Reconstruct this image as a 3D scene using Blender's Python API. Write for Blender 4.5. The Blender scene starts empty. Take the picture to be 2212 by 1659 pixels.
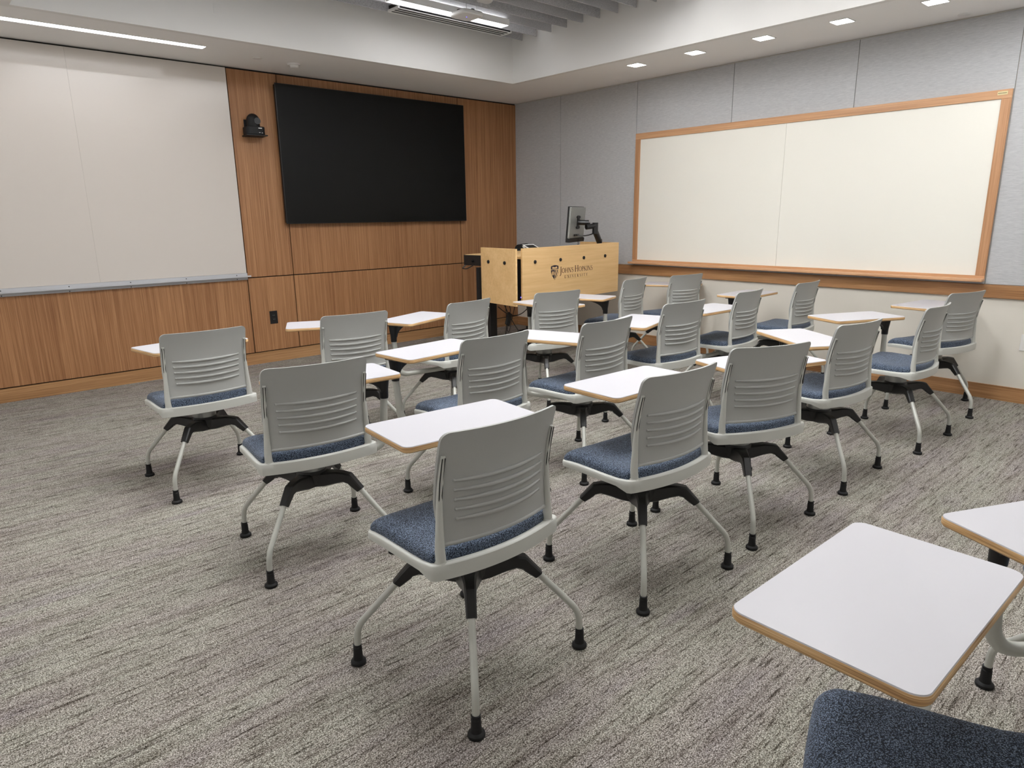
import bpy, bmesh, math, random
from math import radians as R, sin, cos, pi
from mathutils import Vector, Matrix
random.seed(7)
col = bpy.context.scene.collection
S = 0.92            # survey units -> metres

# ------------------------------------------------------------------ materials
def new_mat(name):
    m = bpy.data.materials.new(name); m.use_nodes = True
    nt = m.node_tree; b = nt.nodes['Principled BSDF']
    return m, nt, b
def lin(c):
    return tuple(((v/255)/12.92 if v/255 <= 0.04045 else ((v/255+0.055)/1.055)**2.4) for v in c) + (1,)
def plain(name, rgb, rough=0.5, metal=0.0, spec=0.5, bump=0, bscale=400):
    m, nt, b = new_mat(name)
    b.inputs['Base Color'].default_value = lin(rgb); b.inputs['Roughness'].default_value = rough
    b.inputs['Metallic'].default_value = metal; b.inputs['Specular IOR Level'].default_value = spec
    # faint procedural mottling so nothing is perfectly flat
    tc = nt.nodes.new('ShaderNodeTexCoord'); n = nt.nodes.new('ShaderNodeTexNoise')
    n.inputs['Scale'].default_value = bscale; nt.links.new(tc.outputs['Object'], n.inputs['Vector'])
    if bump:
        bp = nt.nodes.new('ShaderNodeBump'); bp.inputs['Strength'].default_value = bump; bp.inputs['Distance'].default_value = 0.001
        nt.links.new(n.outputs['Fac'], bp.inputs['Height']); nt.links.new(bp.outputs['Normal'], b.inputs['Normal'])
    return m
def emit(name, rgb, strength):
    m, nt, b = new_mat(name)
    b.inputs['Base Color'].default_value = lin((240,240,240)); b.inputs['Emission Color'].default_value = lin(rgb)
    b.inputs['Emission Strength'].default_value = strength
    return m
def N(nt, typ, **kw):
    n = nt.nodes.new(typ)
    for k, v in kw.items():
        if k in n.inputs: n.inputs[k].default_value = v
        else: setattr(n, k, v)
    return n
def ramp(nt, fac, stops):
    r = nt.nodes.new('ShaderNodeValToRGB'); e = r.color_ramp.elements
    while len(e) < len(stops): e.new(0.5)
    for i, (p, c) in enumerate(stops): e[i].position = p; e[i].color = c if len(c) == 4 else lin(c)
    nt.links.new(fac, r.inputs['Fac']); return r.outputs['Color']
def mixc(nt, f, a, b, mode='MIX'):
    m = nt.nodes.new('ShaderNodeMix'); m.data_type = 'RGBA'; m.blend_type = mode
    if isinstance(f, (int, float)): m.inputs[0].default_value = f
    else: nt.links.new(f, m.inputs[0])
    for s, i in ((a, 6), (b, 7)):
        if isinstance(s, tuple): m.inputs[i].default_value = s
        else: nt.links.new(s, m.inputs[i])
    return m.outputs[2]
def mapped(nt, scale, rnd=True, rot=(0,0,0)):
    tc = N(nt, 'ShaderNodeTexCoord'); mp = N(nt, 'ShaderNodeMapping'); mp.inputs['Scale'].default_value = scale; mp.inputs['Rotation'].default_value = rot
    nt.links.new(tc.outputs['Object'], mp.inputs['Vector'])
    if not rnd: return mp.outputs['Vector']
    oi = N(nt, 'ShaderNodeObjectInfo'); mu = N(nt, 'ShaderNodeMath', operation='MULTIPLY'); mu.inputs[1].default_value = 37.0
    nt.links.new(oi.outputs['Random'], mu.inputs[0])
    ad = N(nt, 'ShaderNodeVectorMath', operation='ADD'); nt.links.new(mp.outputs['Vector'], ad.inputs[0]); nt.links.new(mu.outputs[0], ad.inputs[1])
    return ad.outputs[0]
def wood(name, axis, dark, mid, light, rough=0.42, freq=38, contrast=1.0):
    m, nt, b = new_mat(name)
    def sc(a, l): v = [a, a, a]; v[axis] = l; return tuple(v)
    n1 = N(nt, 'ShaderNodeTexNoise', Scale=1.0, Detail=4.0, Roughness=0.6); nt.links.new(mapped(nt, sc(freq, 0.5)), n1.inputs['Vector'])
    n2 = N(nt, 'ShaderNodeTexNoise', Scale=1.0, Detail=3.0, Roughness=0.7); nt.links.new(mapped(nt, sc(freq*5.5, 2.5)), n2.inputs['Vector'])
    n3 = N(nt, 'ShaderNodeTexNoise', Scale=1.0, Detail=2.0); nt.links.new(mapped(nt, sc(5, 0.35)), n3.inputs['Vector'])
    a = N(nt, 'ShaderNodeMath', operation='MULTIPLY_ADD'); nt.links.new(n2.outputs['Fac'], a.inputs[0]); a.inputs[1].default_value = 0.75*contrast; 
    h = N(nt, 'ShaderNodeMath', operation='MULTIPLY'); nt.links.new(n1.outputs['Fac'], h.inputs[0]); h.inputs[1].default_value = 0.5
    nt.links.new(h.outputs[0], a.inputs[2])
    off = N(nt, 'ShaderNodeMath', operation='SUBTRACT'); nt.links.new(a.outputs[0], off.inputs[0]); off.inputs[1].default_value = 0.125 + 0.375*(contrast-1)
    c = ramp(nt, off.outputs[0], [(0.3, dark), (0.5, mid), (0.68, light)])
    c2 = mixc(nt, 0.16, c, ramp(nt, n3.outputs['Fac'], [(0.3, dark), (0.7, light)]))
    nt.links.new(c2, b.inputs['Base Color']); b.inputs['Roughness'].default_value = rough; b.inputs['Specular IOR Level'].default_value = 0.35
    return m
def carpet():
    m, nt, b = new_mat('carpet')
    def noise(sc, det=2.0, ro=0.6, vec=None):
        n = N(nt, 'ShaderNodeTexNoise', Scale=1.0, Detail=det, Roughness=ro); nt.links.new(mapped(nt, sc, False), n.inputs['Vector']); return n.outputs['Fac']
    tint = ramp(nt, noise((0.9, 4.5, 1), 3.0), [(0.30, (212,205,206)), (0.45, (220,215,209)), (0.58, (222,221,211)), (0.72, (213,207,207))])
    rc = ramp(nt, noise((9, 95, 1), 2.0, 0.6), [(0.32, (172,170,168)), (0.41, (238,237,236)), (0.50, (255,255,255))])      # short dark dashes along the rows
    rc2 = ramp(nt, noise((2.2, 38, 1), 2.0, 0.5), [(0.34, (222,220,219)), (0.48, (248,248,248)), (0.6, (255,255,255))])
    lc = ramp(nt, noise((300, 300, 1), 1.0, 0.7), [(0.34, (118,114,110)), (0.48, (212,209,204)), (0.6, (255,255,255))])      # yarn loops
    vo = N(nt, 'ShaderNodeTexVoronoi', Scale=1.0); nt.links.new(mapped(nt, (190, 260, 1), False), vo.inputs['Vector'])
    vc = ramp(nt, vo.outputs['Distance'], [(0.15, (255,255,255)), (0.8, (128,125,122))])
    c = mixc(nt, 1.0, tint, rc, 'MULTIPLY'); c = mixc(nt, 1.0, c, rc2, 'MULTIPLY'); c = mixc(nt, 1.0, c, lc, 'MULTIPLY'); c = mixc(nt, 0.8, c, vc, 'MULTIPLY')
    g = N(nt, 'ShaderNodeBrightContrast'); nt.links.new(c, g.inputs['Color']); g.inputs['Bright'].default_value = 0.02; g.inputs['Contrast'].default_value = 0.1
    nt.links.new(g.outputs[0], b.inputs['Base Color']); b.inputs['Roughness'].default_value = 0.95; b.inputs['Specular IOR Level'].default_value = 0.1
    bp = N(nt, 'ShaderNodeBump', Strength=0.5, Distance=0.004); nt.links.new(lc, bp.inputs['Height']); nt.links.new(bp.outputs[0], b.inputs['Normal'])
    return m
def streaky(name, axis_scale, stops, rough=0.9, bump=0.2):
    m, nt, b = new_mat(name)
    n = N(nt, 'ShaderNodeTexNoise', Scale=1.0, Detail=4.0, Roughness=0.7); nt.links.new(mapped(nt, axis_scale), n.inputs['Vector'])
    c = ramp(nt, n.outputs['Fac'], stops); nt.links.new(c, b.inputs['Base Color']); b.inputs['Roughness'].default_value = rough; b.inputs['Specular IOR Level'].default_value = 0.2
    bp = N(nt, 'ShaderNodeBump', Strength=bump, Distance=0.001); nt.links.new(n.outputs['Fac'], bp.inputs['Height']); nt.links.new(bp.outputs[0], b.inputs['Normal'])
    return m
def weave():
    m, nt, b = new_mat('navy_weave')
    v = mapped(nt, (1, 1, 1), False, (0, 0, 0.5))
    w1 = N(nt, 'ShaderNodeTexNoise', Scale=1.0, Detail=1.0); nt.links.new(mapped(nt, (560, 300, 560), False), w1.inputs['Vector'])
    w2 = N(nt, 'ShaderNodeTexVoronoi', Scale=380.0); nt.links.new(v, w2.inputs['Vector'])
    a = N(nt, 'ShaderNodeMath', operation='SUBTRACT'); nt.links.new(w1.outputs['Fac'], a.inputs[0]); nt.links.new(w2.outputs['Distance'], a.inputs[1])
    a2 = N(nt, 'ShaderNodeMath', operation='ADD'); nt.links.new(a.outputs[0], a2.inputs[0]); a2.inputs[1].default_value = 0.45
    c = ramp(nt, a2.outputs[0], [(0.3, (32,39,49)), (0.50, (70,83,103)), (0.78, (138,153,174))])
    nt.links.new(c, b.inputs['Base Color']); b.inputs['Roughness'].default_value = 0.9
    b.inputs['Specular IOR Level'].default_value = 0.2; b.inputs['Sheen Weight'].default_value = 0.15
    bp = N(nt, 'ShaderNodeBump', Strength=0.6, Distance=0.0015); nt.links.new(a2.outputs[0], bp.inputs['Height']); nt.links.new(bp.outputs[0], b.inputs['Normal'])
    return m
def plywood():
    m, nt, b = new_mat('plywood_edge')
    n = N(nt, 'ShaderNodeTexNoise', Scale=1.0, Detail=2.0); nt.links.new(mapped(nt, (6, 6, 600)), n.inputs['Vector'])
    c = ramp(nt, n.outputs['Fac'], [(0.35, (150,112,70)), (0.5, (202,162,112)), (0.65, (226,192,144))])
    nt.links.new(c, b.inputs['Base Color']); b.inputs['Roughness'].default_value = 0.4
    return m
M = {}
M['carpet'] = carpet()
M['oak_v'] = wood('oak_upright', 2, (118,79,50), (158,112,75), (186,142,101), freq=58)
M['oak_x'] = wood('oak_along_x', 0, (134,97,62), (166,124,84), (190,150,108), freq=26)
M['oak_y'] = wood('oak_along_y', 1, (126,87,54), (164,120,80), (190,148,106), freq=26)
M['frame_y'] = wood('frame_along_y', 1, (166,122,86), (198,152,112), (216,174,136), rough=0.35, freq=30, contrast=0.8)
M['frame_z'] = wood('frame_upright', 2, (152,108,74), (184,138,100), (206,162,124), rough=0.35, freq=30, contrast=0.8)
M['maple'] = wood('maple', 0, (206,166,112), (222,184,130), (232,198,146), rough=0.4, freq=9, contrast=0.6)
M['reveal'] = plain('dark_reveal', (22,18,16), 0.9)
M['paint'] = plain('white_paint', (234,233,230), 0.85, bump=0.1, bscale=150)
M['paint_low'] = plain('cream_paint', (224,219,208), 0.8, bump=0.15, bscale=160)
M['ceil'] = plain('ceiling_paint', (243,242,240), 0.9, bump=0.1, bscale=200)
M['fabric'] = streaky('grey_wall_fabric', (300, 22, 420), [(0.3, (170,171,173)), (0.55, (190,191,192)), (0.75, (206,206,205))])
M['felt'] = streaky('grey_felt', (160, 160, 160), [(0.3, (158,159,161)), (0.5, (192,192,194)), (0.7, (216,216,216))])
M['wb_gloss'] = plain('glossy_whiteboard', (210,203,195), 0.19, spec=0.5)
M['wb_matte'] = plain('cream_whiteboard', (240,238,228), 0.45, spec=0.35)
M['alu'] = plain('aluminium', (198,199,202), 0.38, 0.3)
M['screen'] = plain('black_screen', (6,7,6), 0.38, spec=0.22)
M['black'] = plain('black_plastic', (17,17,18), 0.38, spec=0.5)
M['black_soft'] = plain('black_matt_plastic', (24,24,25), 0.6, spec=0.3)
M['shell'] = plain('pale_grey_plastic', (196,197,191), 0.42, bump=0.25, bscale=900)
M['back'] = plain('shaded_backrest_plastic', (169,170,167), 0.5, bump=0.4, bscale=900)  # the shell's grey plastic, with the shade on its rear darkened into the colour
M['slot'] = plain('dark_slot', (38,37,35), 0.8)
M['leg'] = plain('pale_grey_metal', (188,189,182), 0.32, 0.15)
M['hub'] = plain('silver_hub', (168,170,168), 0.35, 0.4)
M['weave'] = weave()
M['ply'] = plywood()
M['lam'] = plain('white_laminate', (198,197,202), 0.34, spec=0.4)
M['white_pl'] = plain('white_plastic', (232,231,228), 0.4)
M['silver'] = plain('silver_plastic', (150,153,150), 0.35, 0.5)
M['ink'] = plain('navy_ink', (34,26,44), 0.5)
M['ink_b'] = plain('brown_ink', (98,66,46), 0.5)
M['sticker'] = plain('cream_sticker', (222,208,158), 0.5)
M['led'] = emit('blue_led', (70,60,255), 12)
M['lamp_pend'] = emit('pendant_diffuser', (252,252,255), 10)
M['fill_up'] = emit('added_uplight', (250,251,255), 32)  # glow added above the pendant as fill light
M['lamp_slot'] = emit('slot_diffuser', (253,252,255), 14)
M['lamp_down'] = emit('downlight_lens', (252,251,252), 27)

# ------------------------------------------------------------------ mesh helpers
def box(bm, x0, x1, y0, y1, z0, z1, mi=0):
    v = [bm.verts.new(p) for p in ((x0,y0,z0),(x1,y0,z0),(x1,y1,z0),(x0,y1,z0),(x0,y0,z1),(x1,y0,z1),(x1,y1,z1),(x0,y1,z1))]
    for f in ((3,2,1,0),(4,5,6,7),(0,1,5,4),(1,2,6,5),(2,3,7,6),(3,0,4,7)):
        fc = bm.faces.new([v[i] for i in f]); fc.material_index = mi
    return v
def loft(bm, rings, cap=True, mi=0, closed=True):
    vr = [[bm.verts.new(p) for p in r] for r in rings]
    n = len(rings[0])
    for a, b in zip(vr, vr[1:]):
        for i in range(n if closed else n-1):
            j = (i+1) % n
            f = bm.faces.new((a[i], a[j], b[j], b[i])); f.material_index = mi
    if cap:
        f = bm.faces.new(list(reversed(vr[0]))); f.material_index = mi
        f = bm.faces.new(vr[-1]); f.material_index = mi
    return vr
def lathe(bm, prof, seg=24, c=(0,0,0), axis='z', mi=0):
    rings = []
    for r, h in prof:
        r = max(r, 1e-4); ring = []
        for i in range(seg):
            a = 2*pi*i/seg; p = (r*cos(a), r*sin(a), h)
            if axis == 'y': p = (r*cos(a), h, -r*sin(a))
            if axis == 'x': p = (h, r*cos(a), r*sin(a))
            ring.append((c[0]+p[0], c[1]+p[1], c[2]+p[2]))
        rings.append(ring)
    loft(bm, rings, mi=mi)
def fillet(pts, rads, n=6):
    out = [Vector(pts[0])]
    for i in range(1, len(pts)-1):
        a, b, c = Vector(pts[i-1]), Vector(pts[i]), Vector(pts[i+1]); r = rads[i-1]
        d1, d2 = (a-b).normalized(), (c-b).normalized()
        p0, p1 = b+d1*r, b+d2*r
        for k in range(n+1):
            t = k/n; out.append(p0*(1-t)**2 + b*2*t*(1-t) + p1*t*t)
    out.append(Vector(pts[-1])); return out
def tube(bm, pts, rad, seg=12, mi=0, flat=1.0):
    pts = [Vector(p) for p in pts]; n = len(pts)
    if not isinstance(rad, (list, tuple)): rad = [rad]*n
    up = Vector((0,0,1)); rings = []; prev = None
    for i in range(n):
        t = (pts[min(i+1,n-1)] - pts[max(i-1,0)]).normalized()
        if prev is None:
            s = t.cross(up if abs(t.z) < 0.95 else Vector((0,1,0))).normalized()
        else: s = (prev - t*prev.dot(t)).normalized()
        prev = s; u = s.cross(t)
        rings.append([tuple(pts[i] + s*(rad[i]*cos(2*pi*k/seg)) + u*(rad[i]*flat*sin(2*pi*k/seg))) for k in range(seg)])
    loft(bm, rings, mi=mi)
def rrect(w, d, r, n=6, cx=0, cy=0):
    out = []
    for sx, sy, a0 in ((1,1,0),(-1,1,90),(-1,-1,180),(1,-1,270)):
        for k in range(n+1):
            a = R(a0+90*k/n); out.append((cx+sx*(w/2-r)+r*cos(a), cy+sy*(d/2-r)+r*sin(a)))
    return out
def prism(bm, pts, z0, z1, ch=0.0, mi=0):
    """rounded slab from a plan outline; ch softens the edges"""
    cx = sum(p[0] for p in pts)/len(pts); cy = sum(p[1] for p in pts)/len(pts)
    def sh(k): return [(p[0]-(p[0]-cx)/max(1e-6, math.hypot(p[0]-cx,p[1]-cy))*k, p[1]-(p[1]-cy)/max(1e-6, math.hypot(p[0]-cx,p[1]-cy))*k) for p in pts]
    if ch: L = [(ch, z0), (0, z0+ch), (0, z1-ch), (ch, z1)]
    else: L = [(0, z0), (0, z1)]
    loft(bm, [[(x, y, z) for x, y in sh(k)] for k, z in L], mi=mi)
def build(name, bm, mats, parent=None, smooth=35, bevel=0, loc=None):
    bmesh.ops.recalc_face_normals(bm, faces=bm.faces)
    me = bpy.data.meshes.new(name); bm.to_mesh(me); bm.free()
    for m in (mats if isinstance(mats, (list, tuple)) else [mats]): me.materials.append(M[m])
    if smooth:
        me.polygons.foreach_set('use_smooth', [True]*len(me.polygons)); me.set_sharp_from_angle(angle=R(smooth))
    o = bpy.data.objects.new(name, me); col.objects.link(o)
    if parent: o.parent = parent
    if loc: o.location = loc
    if bevel:
        md = o.modifiers.new('b', 'BEVEL'); md.width = bevel; md.segments = 2; md.limit_method = 'ANGLE'
    return o
def B(): return bmesh.new()
def boxobj(name, b, mat, parent=None, bevel=0, loc=None):
    bm = B(); box(bm, *b); return build(name, bm, mat, parent, bevel=bevel, smooth=0, loc=loc)
def thing(name, label, cat, loc=(0,0,0), rz=0, group=None):
    o = bpy.data.objects.new(name, None); col.objects.link(o); o.location = loc; o.rotation_euler = (0,0,rz)
    o.empty_display_size = 0.1
    return tag(o, label, cat, group)
def tag(o, label, cat, group=None, kind=None):
    o['label'] = label; o['category'] = cat
    if group: o['group'] = group
    if kind: o['kind'] = kind
    return o
def struct(o): o['kind'] = 'structure'; return o
def sbox(name, x0, x1, y0, y1, z0, z1, mat, parent=None, bevel=0):
    """structure box given in survey units"""
    b = [v*S for v in (min(x0,x1), max(x0,x1), min(y0,y1), max(y0,y1), min(z0,z1), max(z0,z1))]
    cx, cy, cz = (b[0]+b[1])/2, (b[2]+b[3])/2, (b[4]+b[5])/2
    o = boxobj(name, [b[0]-cx, b[1]-cx, b[2]-cy, b[3]-cy, b[4]-cz, b[5]-cz], mat, parent, bevel, loc=(cx,cy,cz))
    return struct(o) if parent is None else o

# ------------------------------------------------------------------ room shell
XL, YB = -7.3, -8.9
H = 2.939; DECK = 3.85
sbox('floor', XL, 0.15, YB, 0.15, -0.1, 0, 'carpet').location.z = -0.05*S
fl = bpy.data.objects['floor']
sbox('wall_front', XL, 0.15, 0.02, 0.17, 0, DECK, 'reveal')
sbox('wall_right', 0, 0.15, YB, 0.02, 0, DECK, 'paint_low')
sbox('wall_left', XL-0.15, XL, YB, 0.17, 0, DECK, 'paint')
sbox('wall_back', XL-0.15, 0.15, YB-0.15, YB, 0, DECK, 'paint')
# dropped soffit around a raised tray, and the deck above it
rx0, rx1, ry0, ry1 = -5.6, -0.985, -7.6, -1.04
bm = B()
def sb(bm, *b): box(bm, *[v*S for v in b])
sb(bm, XL, 0, ry1+0.06, 0.02, H, H+0.05); sb(bm, XL, 0, YB, ry0-0.06, H, H+0.05)
sb(bm, XL, rx0-0.06, ry0-0.06, ry1+0.06, H, H+0.05); sb(bm, rx1+0.06, 0, ry0-0.06, ry1+0.06, H, H+0.05)
sb(bm, XL, 0, YB, 0.02, DECK-0.05, DECK)
struct(build('ceiling', bm, 'ceil', smooth=0))
bm = B()
sb(bm, rx0-0.06, rx1+0.06, ry1, ry1+0.06, H, DECK-0.05); sb(bm, rx0-0.06, rx1+0.06, ry0-0.06, ry0, H, DECK-0.05)
sb(bm, rx0-0.06, rx0, ry0, ry1, H, DECK-0.05); sb(bm, rx1, rx1+0.06, ry0, ry1, H, DECK-0.05)
struct(build('trim_1', bm, 'paint', smooth=0))
# wood cladding on the front wall: separate panels with dark reveals between them
k = 2
for (x0, x1, z0, z1) in ((XL, -3.792, 0.128, 0.90), (-3.782, -3.289, 0.918, 2.922), (-3.782, -3.289, 0.128, 0.908), (-3.279, -0.987, 0.918, 2.922),
                         (-3.279, -0.987, 0.128, 0.908), (-0.977, 0, 0.918, 2.922), (-0.977, 0, 0.128, 0.908)):
    sbox('trim_%d' % k, x0, x1, 0.02, 0.0, z0, z1, 'oak_v'); k += 1
sbox('baseboard_front', XL, 0, 0.02, -0.008, 0, 0.118, 'oak_x')
sbox('baseboard_right', -0.014, 0, YB, -0.008, 0, 0.118, 'oak_y')
# fabric panels and wooden rail on the side wall
ys = [0.0, -0.84, -2.025, -3.21, -4.395, -5.565, -6.75, -7.9, YB]
for a, b in zip(ys, ys[1:]):
    sbox('trim_%d' % k, -0.012, 0, b+0.003, a-0.003, 0.926, 2.93, 'fabric'); k += 1
sbox('trim_%d' % k, -0.022, 0, YB, 0, 0.8176, 0.922, 'oak_y', bevel=0.002); k += 1

# ------------------------------------------------------------------ whiteboards
wb = thing('whiteboard', 'full height glossy whiteboard on the wood wall above a metal tray', 'whiteboard', (-5.4*S, 0, 0.93*S))
for x0, x1 in ((XL+0.01, -5.1229), (-5.1221, -3.796)):
    bm = B(); box(bm, (x0+5.4)*S, (x1+5.4)*S, -0.012, 0.018, (0.966-0.93)*S, (2.924-0.93)*S); build('writing_surface', bm, 'wb_gloss', wb, smooth=0)
bm = B(); box(bm, (XL+0.01+5.4)*S, (5.4-3.790)*S, -0.016, 0, -0.032*S, 0.035*S)
box(bm, (XL+0.01+5.4)*S, (5.4-3.772)*S, -0.062, -0.014, -0.002, 0.004)
box(bm, (XL+0.01+5.4)*S, (5.4-3.772)*S, -0.064, -0.058, -0.002, 0.012)
for i in range(7):
    for z in (0.016, -0.022): lathe(bm, [(0.0045, -0.018), (0.0045, -0.015)], 8, ((5.4-3.90-0.49*i)*S, 0, z), 'y', 1)
build('marker_tray', bm, ['alu', 'slot'], wb, smooth=0)

fb = thing('framed_whiteboard', 'wide cream whiteboard in a wooden frame on the grey side wall', 'whiteboard', (-0.012*S, -3.8*S, 0.96*S))
y0, y1, z0, z1 = -5.560, -2.034, 0.962, 2.381; fw = 0.066
def fy(v): return (v+3.8)*S
def fz(v): return (v-0.96)*S
bm = B()
for a, b in ((y0+fw, -3.801), (-3.799, y1-fw)): box(bm, -0.012, 0, fy(a), fy(b), fz(z0+0.02), fz(z1-fw))
build('writing_surface', bm, 'wb_matte', fb, smooth=0)
for nm, a, b, c, d, mt in (('frame_rail', y0, y1, z1-fw, z1, 'frame_y'), ('frame_rail', y0, y1, z0, z0+0.028, 'frame_y'), ('frame_stile', y0, y0+fw, z0+0.028, z1-fw, 'frame_z'), ('frame_stile', y1-fw, y1, z0+0.028, z1-fw, 'frame_z')):
    boxobj(nm, [-0.02, 0, fy(a), fy(b), fz(c), fz(d)], mt, fb, bevel=0.002)
bm = B(); box(bm, -0.085, -0.018, fy(y0-0.005), fy(y1+0.012), fz(0.944), fz(0.968)); build('ledge', bm, 'frame_y', fb, smooth=0, bevel=0.004)
st = boxobj('maker_label', [-0.0215, -0.02, fy(-5.53), fy(-5.465), fz(2.343), fz(2.368)], 'sticker', fb)
bm = B()
for i in range(7): box(bm, -0.0222, -0.0214, fy(-5.522+0.008*i), fy(-5.518+0.008*i), fz(2.352), fz(2.359))
build('lettering', bm, 'slot', st, smooth=0)

# ------------------------------------------------------------------ television, camera, outlets
tv = thing('television', 'very large black wall-mounted flat screen switched off', 'television', (-2.145*S, 0, 2.14*S))
boxobj('housing', [-1.19*S, 1.19*S, -0.068, -0.02, -0.68*S, 0.68*S], 'black_soft', tv, bevel=0.004)
boxobj('wall_bracket', [-0.35, 0.35, -0.022, 0.006, -0.25, 0.25], 'black', tv)
boxobj('bezel', [-1.2*S, 1.2*S, -0.0745, -0.066, -0.69*S, 0.69*S], 'black', tv, bevel=0.003)
boxobj('screen', [-1.193*S, 1.193*S, -0.0755, -0.073, -0.683*S, 0.683*S], 'screen', tv)

cm = thing('conference_camera', 'small black dome camera on a shelf bracket on the wood wall', 'camera', (-3.595*S, 0, 2.312*S), R(-6)); cm.scale = (1.1, 1.1, 1.13)
boxobj('wall_bracket', [-0.085, 0.03, -0.006, 0.004, -0.006, 0.125], 'black_soft', cm)
boxobj('shelf', [-0.08, 0.09, -0.15, 0, -0.008, 0], 'black_soft', cm)
bm = B(); prism(bm, rrect(0.15, 0.14, 0.03, 5, 0, -0.078), 0.001, 0.062, 0.004)
box(bm, 0.018, 0.046, -0.1496, -0.147, 0.046, 0.052, 1); box(bm, 0.02, 0.032, -0.1496, -0.147, 0.015, 0.0175, 1); box(bm, 0.042, 0.05, -0.1496, -0.147, 0.012, 0.0155, 1)
cb = build('camera_base', bm, ['black_soft', 'white_pl'], cm)
bm = B(); pr = [(0.052, 0.0)] + [(0.052, 0.05)] + [(0.052*cos(R(a)), 0.05+0.052*sin(R(a))) for a in range(10, 91, 10)]
lathe(bm, pr, 28, (0, -0.078, 0.063)); hd = build('camera_head', bm, 'black_soft', cm)
bm = B(); lathe(bm, [(0.026, -0.055), (0.026, -0.048), (0.02, -0.047), (0.019, -0.035)], 24, (0.02, -0.078, 0.105), 'y'); build('lens', bm, 'black', hd)

def duplex(name, label, loc, rz, w, h, mat, det):
    t = thing(name, label, 'outlet', loc, rz)
    pl = boxobj('cover_plate', [-w/2, w/2, -0.006, 0, -h/2, h/2], mat, t, bevel=0.001)
    for s in (-1, 1):
        bm = B(); box(bm, -0.016, 0.016, -0.0085, -0.0055, s*0.019-0.014, s*0.019+0.014)
        so = build('socket', bm, mat, t, smooth=0)
        bm = B(); box(bm, -0.008, -0.006, -0.009, -0.008, s*0.019-0.005, s*0.019+0.006); box(bm, 0.006, 0.008, -0.009, -0.008, s*0.019-0.005, s*0.019+0.006)
        build('slit', bm, det, so, smooth=0)
    return t
duplex('wall_outlet', 'black double power outlet low on the wood wall', (-3.551*S, 0, 0.48*S), 0, 0.076, 0.125, 'black', 'silver')
duplex('wall_outlet', 'white power outlet low on the cream wall at the far right', (0, -5.90*S, 0.485*S), R(-90), 0.075, 0.118, 'white_pl', 'slot')
bp = boxobj('blank_plate', [-0.03, 0.03, -0.004, 0, -0.033, 0.033], 'white_pl', None, 0.001, (-4.195*S, -1.04*S, 3.153*S))
tag(bp, 'small white blank cover plate on the upright face of the ceiling tray', 'cover plate')

# ------------------------------------------------------------------ ceiling fittings
ords = 'first second third fourth fifth sixth seventh eighth ninth tenth eleventh twelfth'.split()
for i in range(12):
    y = (-1.222-0.2208*i)*S
    o = boxobj('ceiling_baffle', [-2.28*S, 2.28*S, -0.006, 0.006, 0, 0.3], 'felt', None, 0, ((rx0+rx1)/2*S, y, 3.345*S))
    tag(o, 'grey felt ceiling baffle, %s from the wood wall' % ords[i], 'baffle', 'grey felt baffles hanging in the ceiling tray')
for i, y in enumerate((-2.526, -3.195, -3.869, -4.52, -5.168)):
    t = thing('downlight', 'small square recessed downlight, %s of five along the grey wall counting from the corner' % ords[i], 'ceiling light', (-0.68*S, y*S, H*S), 0, 'square downlights above the framed whiteboard')
    boxobj('lens', [-0.062, 0.062, -0.062, 0.062, -0.003, 0.0], 'lamp_down', t)
    bm = B()
    for a in ((-0.068,-0.062,-0.068,0.068),(0.062,0.068,-0.068,0.068),(-0.062,0.062,-0.068,-0.062),(-0.062,0.062,0.062,0.068)): box(bm, *a, -0.005, 0)
    build('trim_ring', bm, 'white_pl', t, smooth=0)
t = thing('slot_light', 'long thin recessed strip light in the ceiling in front of the glossy whiteboard', 'ceiling light', (-5.5*S, -0.635*S, H*S))
boxobj('diffuser', [-1.2*S, 1.31*S, -0.045, 0.045, -0.002, 0.004], 'lamp_slot', t)
bm = B()
for a in ((-1.205*S, 1.315*S, -0.05, -0.045), (-1.205*S, 1.315*S, 0.045, 0.05), (1.31*S, 1.316*S, -0.045, 0.045), (-1.206*S, -1.2*S, -0.045, 0.045)): box(bm, *a, -0.004, 0)
build('edge_trim', bm, 'white_pl', t, smooth=0)
# pendant light, access point, air diffuser, sensor
t = thing('pendant_light', 'long slim suspended light with white glowing underside below the felt baffles', 'ceiling light', (-2.28*S, -1.63*S, 3.31*S))
boxobj('diffuser', [-0.605, 0.605, -0.052, 0.052, 0.0, 0.004], 'lamp_pend', t)
boxobj('added_upper_glow', [-0.58, 0.58, -0.045, 0.045, 0.031, 0.034], 'fill_up', t)  # glowing strip added to brighten the felt baffles and the tray
bm = B()
box(bm, -0.610, 0.610, -0.056, -0.052, -0.002, 0.05); box(bm, -0.610, 0.610, 0.052, 0.056, -0.002, 0.05); box(bm, -0.610, -0.605, -0.046, 0.046, -0.002, 0.05); box(bm, 0.605, 0.610, -0.046, 0.046, -0.002, 0.05); box(bm, -0.605, 0.605, -0.052, 0.052, 0.006, 0.03)
build('housing', bm, 'white_pl', t, smooth=0)
for x in (-0.5, 0.5):
    bm = B(); tube(bm, [(x,0,0.05),(x,0,0.42)], 0.0012, 6); build('cable', bm, 'alu', t)
t = thing('air_diffuser', 'long narrow linear air vent with three dark slots behind the pendant light', 'vent', (-2.05*S, -1.36*S, 3.325*S))
bm = B(); 
for y0_, y1_ in ((-0.08,-0.064),(-0.030,-0.018),(0.018,0.030),(0.064,0.08)): box(bm, -0.615, 0.615, y0_, y1_, 0, 0.004)
box(bm, -0.63, -0.615, -0.08, 0.08, 0, 0.018); box(bm, 0.615, 0.63, -0.08, 0.08, 0, 0.018)
build('frame', bm, 'white_pl', t, smooth=0)
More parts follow.
